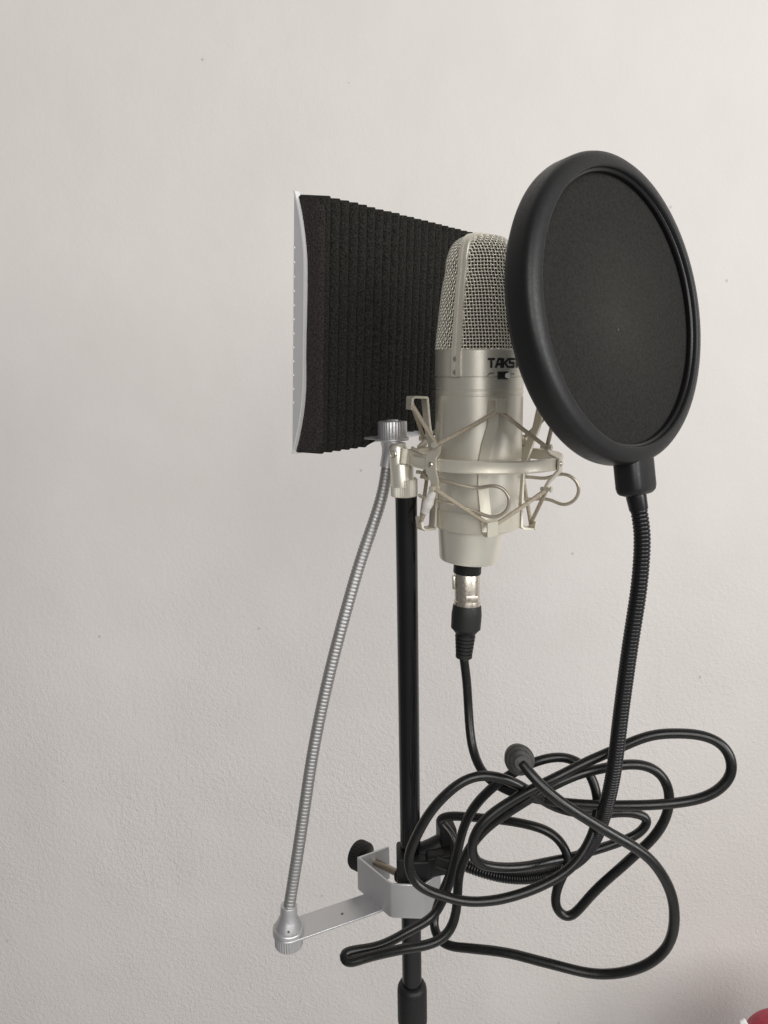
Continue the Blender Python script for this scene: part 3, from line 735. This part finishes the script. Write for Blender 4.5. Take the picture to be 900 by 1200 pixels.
# socket arm out to the gooseneck, body round the pole, raised jaw and hand screw
box(mb, pc+Vector((.002, -.0005, 0)), .023, .024, .020, (1, 0, 0), (0, 0, 1), .002)
box(mb, P(521, 1007, .463), .024, .014, .015, P(545, 1004, .463)-P(500, 1012, .463), (0, 0, 1), .002)
box(mb, P(523, 980, .474), .0115, .016, .020, (1, .15, 0), (0, 0, 1), .0016)
prism_pts = [P(497, 1000, .468), P(523, 985, .472)]
tube(mb, [P(492, 1003, .470), P(508, 995, .471), P(524, 984, .473)], [.008, .0075, .0062], 10)
box(mb, P(469.5, 1011, .464), .005, .018, .017, (1, 0, 0), (0, 0, 1), .001)
clampb = mb.build('stand_clamp', M['blackpl'], pf, sharp=45)
mb = MB(); s0_ = P(512, 1010, .452); s1_ = P(536, 1018, .446)
lathe(mb, s0_, s1_-s0_, [(0, 0), (.0035, 0), (.0035, .010), (.0042, .0105), (.0042, .013), (0, .0135)], 20); mb.build('clamp_screw', M['boot'], clampb)

# ------------------------------------------------------------------ microphone cable
cab = root('microphone_cable', 'black microphone cable plugged in below the microphone and looped in a loose tangle', 'cable', P(545, 772, .457))
C0 = TB-TA*.0078
X1, X2, X3 = P(547.5, 709, .4575), P(546, 740, .457), P(543.5, 771, .4565)
# female connector: shell, boot with strain relief
a_ = (C0-X1).normalized(); L_ = (C0-X1).length
mb = MB(); lathe(mb, X1, a_, [(0, -.001), (.0081, -.001), (.0083, .0004), (.0081, .0030), (.0077, .0034), (.0078, L_*.5), (.0079, L_-.001), (.0076, L_), (0, L_)], 48); con = mb.build('connector_shell', M['nickel'], cab, sharp=40)
lt = (Vector((-1, 0, 0))-a_*-a_.x).normalized()
mb = MB(); box(mb, X1+a_*(L_*.72)+lt*.0080, .0022, .0042, .0085, lt, a_, .0006); mb.build('release_latch', M['nickel'], con)
mb = MB(); box(mb, X1+a_*(L_*.30)+Vector((.002, -.0074, 0)), .0075, .0012, .004, (1, -.02, 0), a_, .0004); mb.build('shell_key', M['nickel'], con)
b_ = (X1-X3).normalized(); L_ = (X1-X3).length
pr = [(0, 0), (.0046, 0), (.0052, .0006)]
for i in range(6):
    h0 = .0016+i*.0024; r0 = .0052+.00022*i; pr += [(r0, h0), (r0, h0+.0013), (r0-.0010, h0+.0015), (r0-.0010, h0+.0022)]
hb_ = .0165; pr += [(.0066, hb_), (.0078, hb_+.0016), (.0092, hb_+.0030), (.0094, L_-.006), (.0088, L_-.0004), (.0084, L_+.0004), (0, L_+.0004)]
mb = MB(); lathe(mb, X3, b_, pr, 48); mb.build('connector_boot', M['boot'], cab, sharp=30)
D = [X3, P(547, 800, .4555), P(549.5, 840, .452), P(555, 880, .443), P(570, 910, .430), P(608, 931, .416), P(650, 939, .406), P(705, 943, .399), P(760, 943.5, .394), P(808, 938, .391), P(840, 925, .389), P(856.5, 903, .389), P(851, 880, .391), P(831, 865, .394), P(802, 859.5, .397), P(772, 861, .399), P(737, 871, .401), P(700, 887, .402), P(660, 907, .401), P(622, 926, .400), P(587, 947, .399), P(563, 968, .397), P(553, 990, .397), P(558, 1007, .399), P(578, 1015.5, .402), P(612, 1016, .408), P(650, 1009, .417), P(690, 998, .425), P(730, 985, .428), P(752, 973, .429), P(758, 961, .430), P(745, 953, .430), P(715, 953, .428), P(685, 954, .422), P(652, 946, .413),
     P(626, 931, .406), P(600, 916, .403), P(572, 909.5, .402), P(545, 915, .401), P(512, 942, .400), P(487, 982, .399), P(478.5, 1010, .398), P(488, 1034, .397), P(515, 1049, .396), P(555, 1056, .395), P(600, 1050, .396), P(642, 1034, .398), P(673, 1012, .400), P(691, 986, .403), P(699.5, 950, .408), P(695, 916, .413), P(680, 896, .417), P(656, 887.5, .419), P(628, 892, .419), P(600, 906, .420), P(570, 930, .422), P(548, 958, .425), P(536, 998, .426), P(524, 1042, .424), P(508, 1073, .421), P(486, 1088, .417), P(462, 1100.5, .414), P(438, 1109.5, .411), P(415, 1114, .408), P(403.5, 1119.5, .405), P(406, 1126, .402), P(424, 1124, .401), P(448, 1116.5, .401), P(478, 1111, .400), P(505, 1106, .400), P(525, 1093, .402), P(534, 1068, .405), P(537, 1032, .409), P(549, 996, .411), P(576, 965, .409), P(612, 941, .407), P(652, 918, .407), P(700, 901.5, .408), P(745, 896.5, .407), P(774, 909, .405), P(784, 938, .404), P(770, 974, .406), P(732, 1013, .409), P(690, 1053, .412), P(664, 1073, .414), P(653, 1064, .415), P(656, 1034, .416), P(666, 1007, .418), P(651, 981, .422), P(622, 967, .427), P(590, 961, .434), P(552, 957, .441), P(524, 956.5, .446), P(516, 962, .449), P(524, 972, .447), P(533, 992, .442), P(527, 1026, .437), P(513, 1060, .433), P(509, 1085, .428), P(519, 1103, .420), P(545, 1110, .412), P(600, 1118.5, .400), P(660, 1134, .390), P(710, 1141.5, .383), P(752, 1133, .377), P(781, 1110, .373), P(790.5, 1078, .370), P(785, 1042, .368), P(764, 1009, .367), P(728, 983, .367), P(680, 955, .368), P(645, 930, .370), P(623, 908, .374), P(611, 894, .378)]
q_, L_ = spline(D, 1500)
for i_ in range(20, 1480):            # small kinks and set in the rubber
    q_[i_] += np.array(noise.noise_vector(Vector(q_[i_])*38))*.0007*min(1, (i_-20)/40, (1480-i_)/40)
mb = MB(); tube(mb, q_, [.00285*(1+.03*noise.noise(Vector(k_)*60)) for k_ in q_], 14); mb.build('cable_run', M['rubber'], cab, sharp=None)
# loose plug at the other end, seen from its cable side
pa = (P(605, 884.5, .420)-P(611, 894, .378)).normalized()
p0 = P(611, 894, .378)-pa*.002
pr = [(0, 0), (.0036, 0), (.0040, .0006)]
for i in range(3): h0 = .0012+i*.0022; pr += [(.0042+.0007*i, h0), (.0042+.0007*i, h0+.0012), (.0034+.0007*i, h0+.0014), (.0034+.0007*i, h0+.0020)]
pr += [(.0060, .0084), (.0066, .0096), (.0070, .0125), (.0074, .0150), (.0082, .0160), (.0082, .022), (.0074, .023), (.0076, .034), (0, .034)]
mb = MB(); lathe(mb, p0, pa, pr, 40); mb.build('loose_plug', M['plug'], cab, sharp=30)

# ------------------------------------------------------------------ red cushion at the corner
RCN = P(962, 1284, .80)
rc = root('cushion', 'red cloth cushion with a small white mark, peeking in at the bottom corner', 'cushion', RCN)
mb = MB()
for c_, sx, sy, sz, e1 in ((P(962, 1284, .80), .096, .06, .100, .5),):
    b = bmesh.new(); bmesh.ops.create_uvsphere(b, u_segments=64, v_segments=40, radius=1)
    for q in b.verts:
        e = lambda k, p: math.copysign(abs(k)**p, k)
        x, y, z = e(q.co.x, e1), e(q.co.y, .8), e(q.co.z, e1)
        nn = noise.noise(Vector((x*2, y*2, z*2)))*.04
        q.co = c_+Vector((x*sx*(1+nn), y*sy*(1+nn), z*sz*(1+nn)))
    b.verts.index_update()
    mb.add([q.co.copy() for q in b.verts], [tuple(q.index for q in g.verts) for g in b.faces]); b.free()
mb.build('cover', M['red'], rc, sharp=None)
mb = MB(); wp = P(871.5, 1199, .765)
box(mb, wp, .008, .004, .010, (1, 0, .6), (0, 0, 1), .0015); mb.build('white_patch', M['white'], rc)

# ------------------------------------------------------------------ light
w = bpy.data.worlds.new('World'); sc.world = w; w.use_nodes = True
n, l = w.node_tree.nodes, w.node_tree.links; bg = n['Background']
tc = n.new('ShaderNodeTexCoord')
def lobe(d, lo, hi):
    dp = n.new('ShaderNodeVectorMath'); dp.operation = 'DOT_PRODUCT'; l.new(tc.outputs['Generated'], dp.inputs[0]); dp.inputs[1].default_value = Vector(d).normalized()
    mr = n.new('ShaderNodeMapRange'); mr.interpolation_type = 'SMOOTHSTEP'; l.new(dp.outputs['Value'], mr.inputs[0])
    for i, x in enumerate((lo, hi, 0, 1)): mr.inputs[i+1].default_value = x
    return mr.outputs[0]
def mixc(a, b, f):
    m = n.new('ShaderNodeMix'); m.data_type = 'RGBA'; l.new(f, m.inputs['Factor'])
    for i, x in ((6, a), (7, b)):
        if isinstance(x, tuple): m.inputs[i].default_value = (*x, 1)
        else: l.new(x, m.inputs[i])
    return m.outputs[2]
c = mixc((.28, .272, .268), (.62, .61, .60), lobe((.75, -.45, .25), -.4, .9))      # dim room on the left, daylight on the right
c = mixc(c, (1.25, 1.22, 1.18), lobe((.1, -.35, -1), .6, .97))                        # pale bedding and floor below
l.new(c, bg.inputs['Color']); bg.inputs['Strength'].default_value = .5
def area(name, loc, target, sx, sy, power, col):
    d = bpy.data.lights.new(name, 'AREA'); d.shape = 'RECTANGLE'; d.size = sx; d.size_y = sy; d.energy = power; d.color = col
    o = bpy.data.objects.new(name, d); COL.objects.link(o); o.location = loc
    o.rotation_euler = (Vector(target)-Vector(loc)).to_track_quat('-Z', 'Y').to_euler(); return o
area('room_light', (.45, -1.8, 2.15), (0.35, .9, 1.75), 2.0, 1.8, 46, (1, .98, .955))
area('window_light', (1.95, -.85, 1.75), (.1, .75, 1.25), 1.1, 1.3, 34, (1, .99, .98))

for o in bpy.data.objects:
    for k in ('_root', '_org'):
        if k in o: del o[k]
sc.view_settings.view_transform = 'Standard'; sc.view_settings.look = 'None'; sc.view_settings.exposure = 0; sc.view_settings.gamma = 1
sc.render.engine = 'CYCLES'; sc.cycles.use_denoising = True
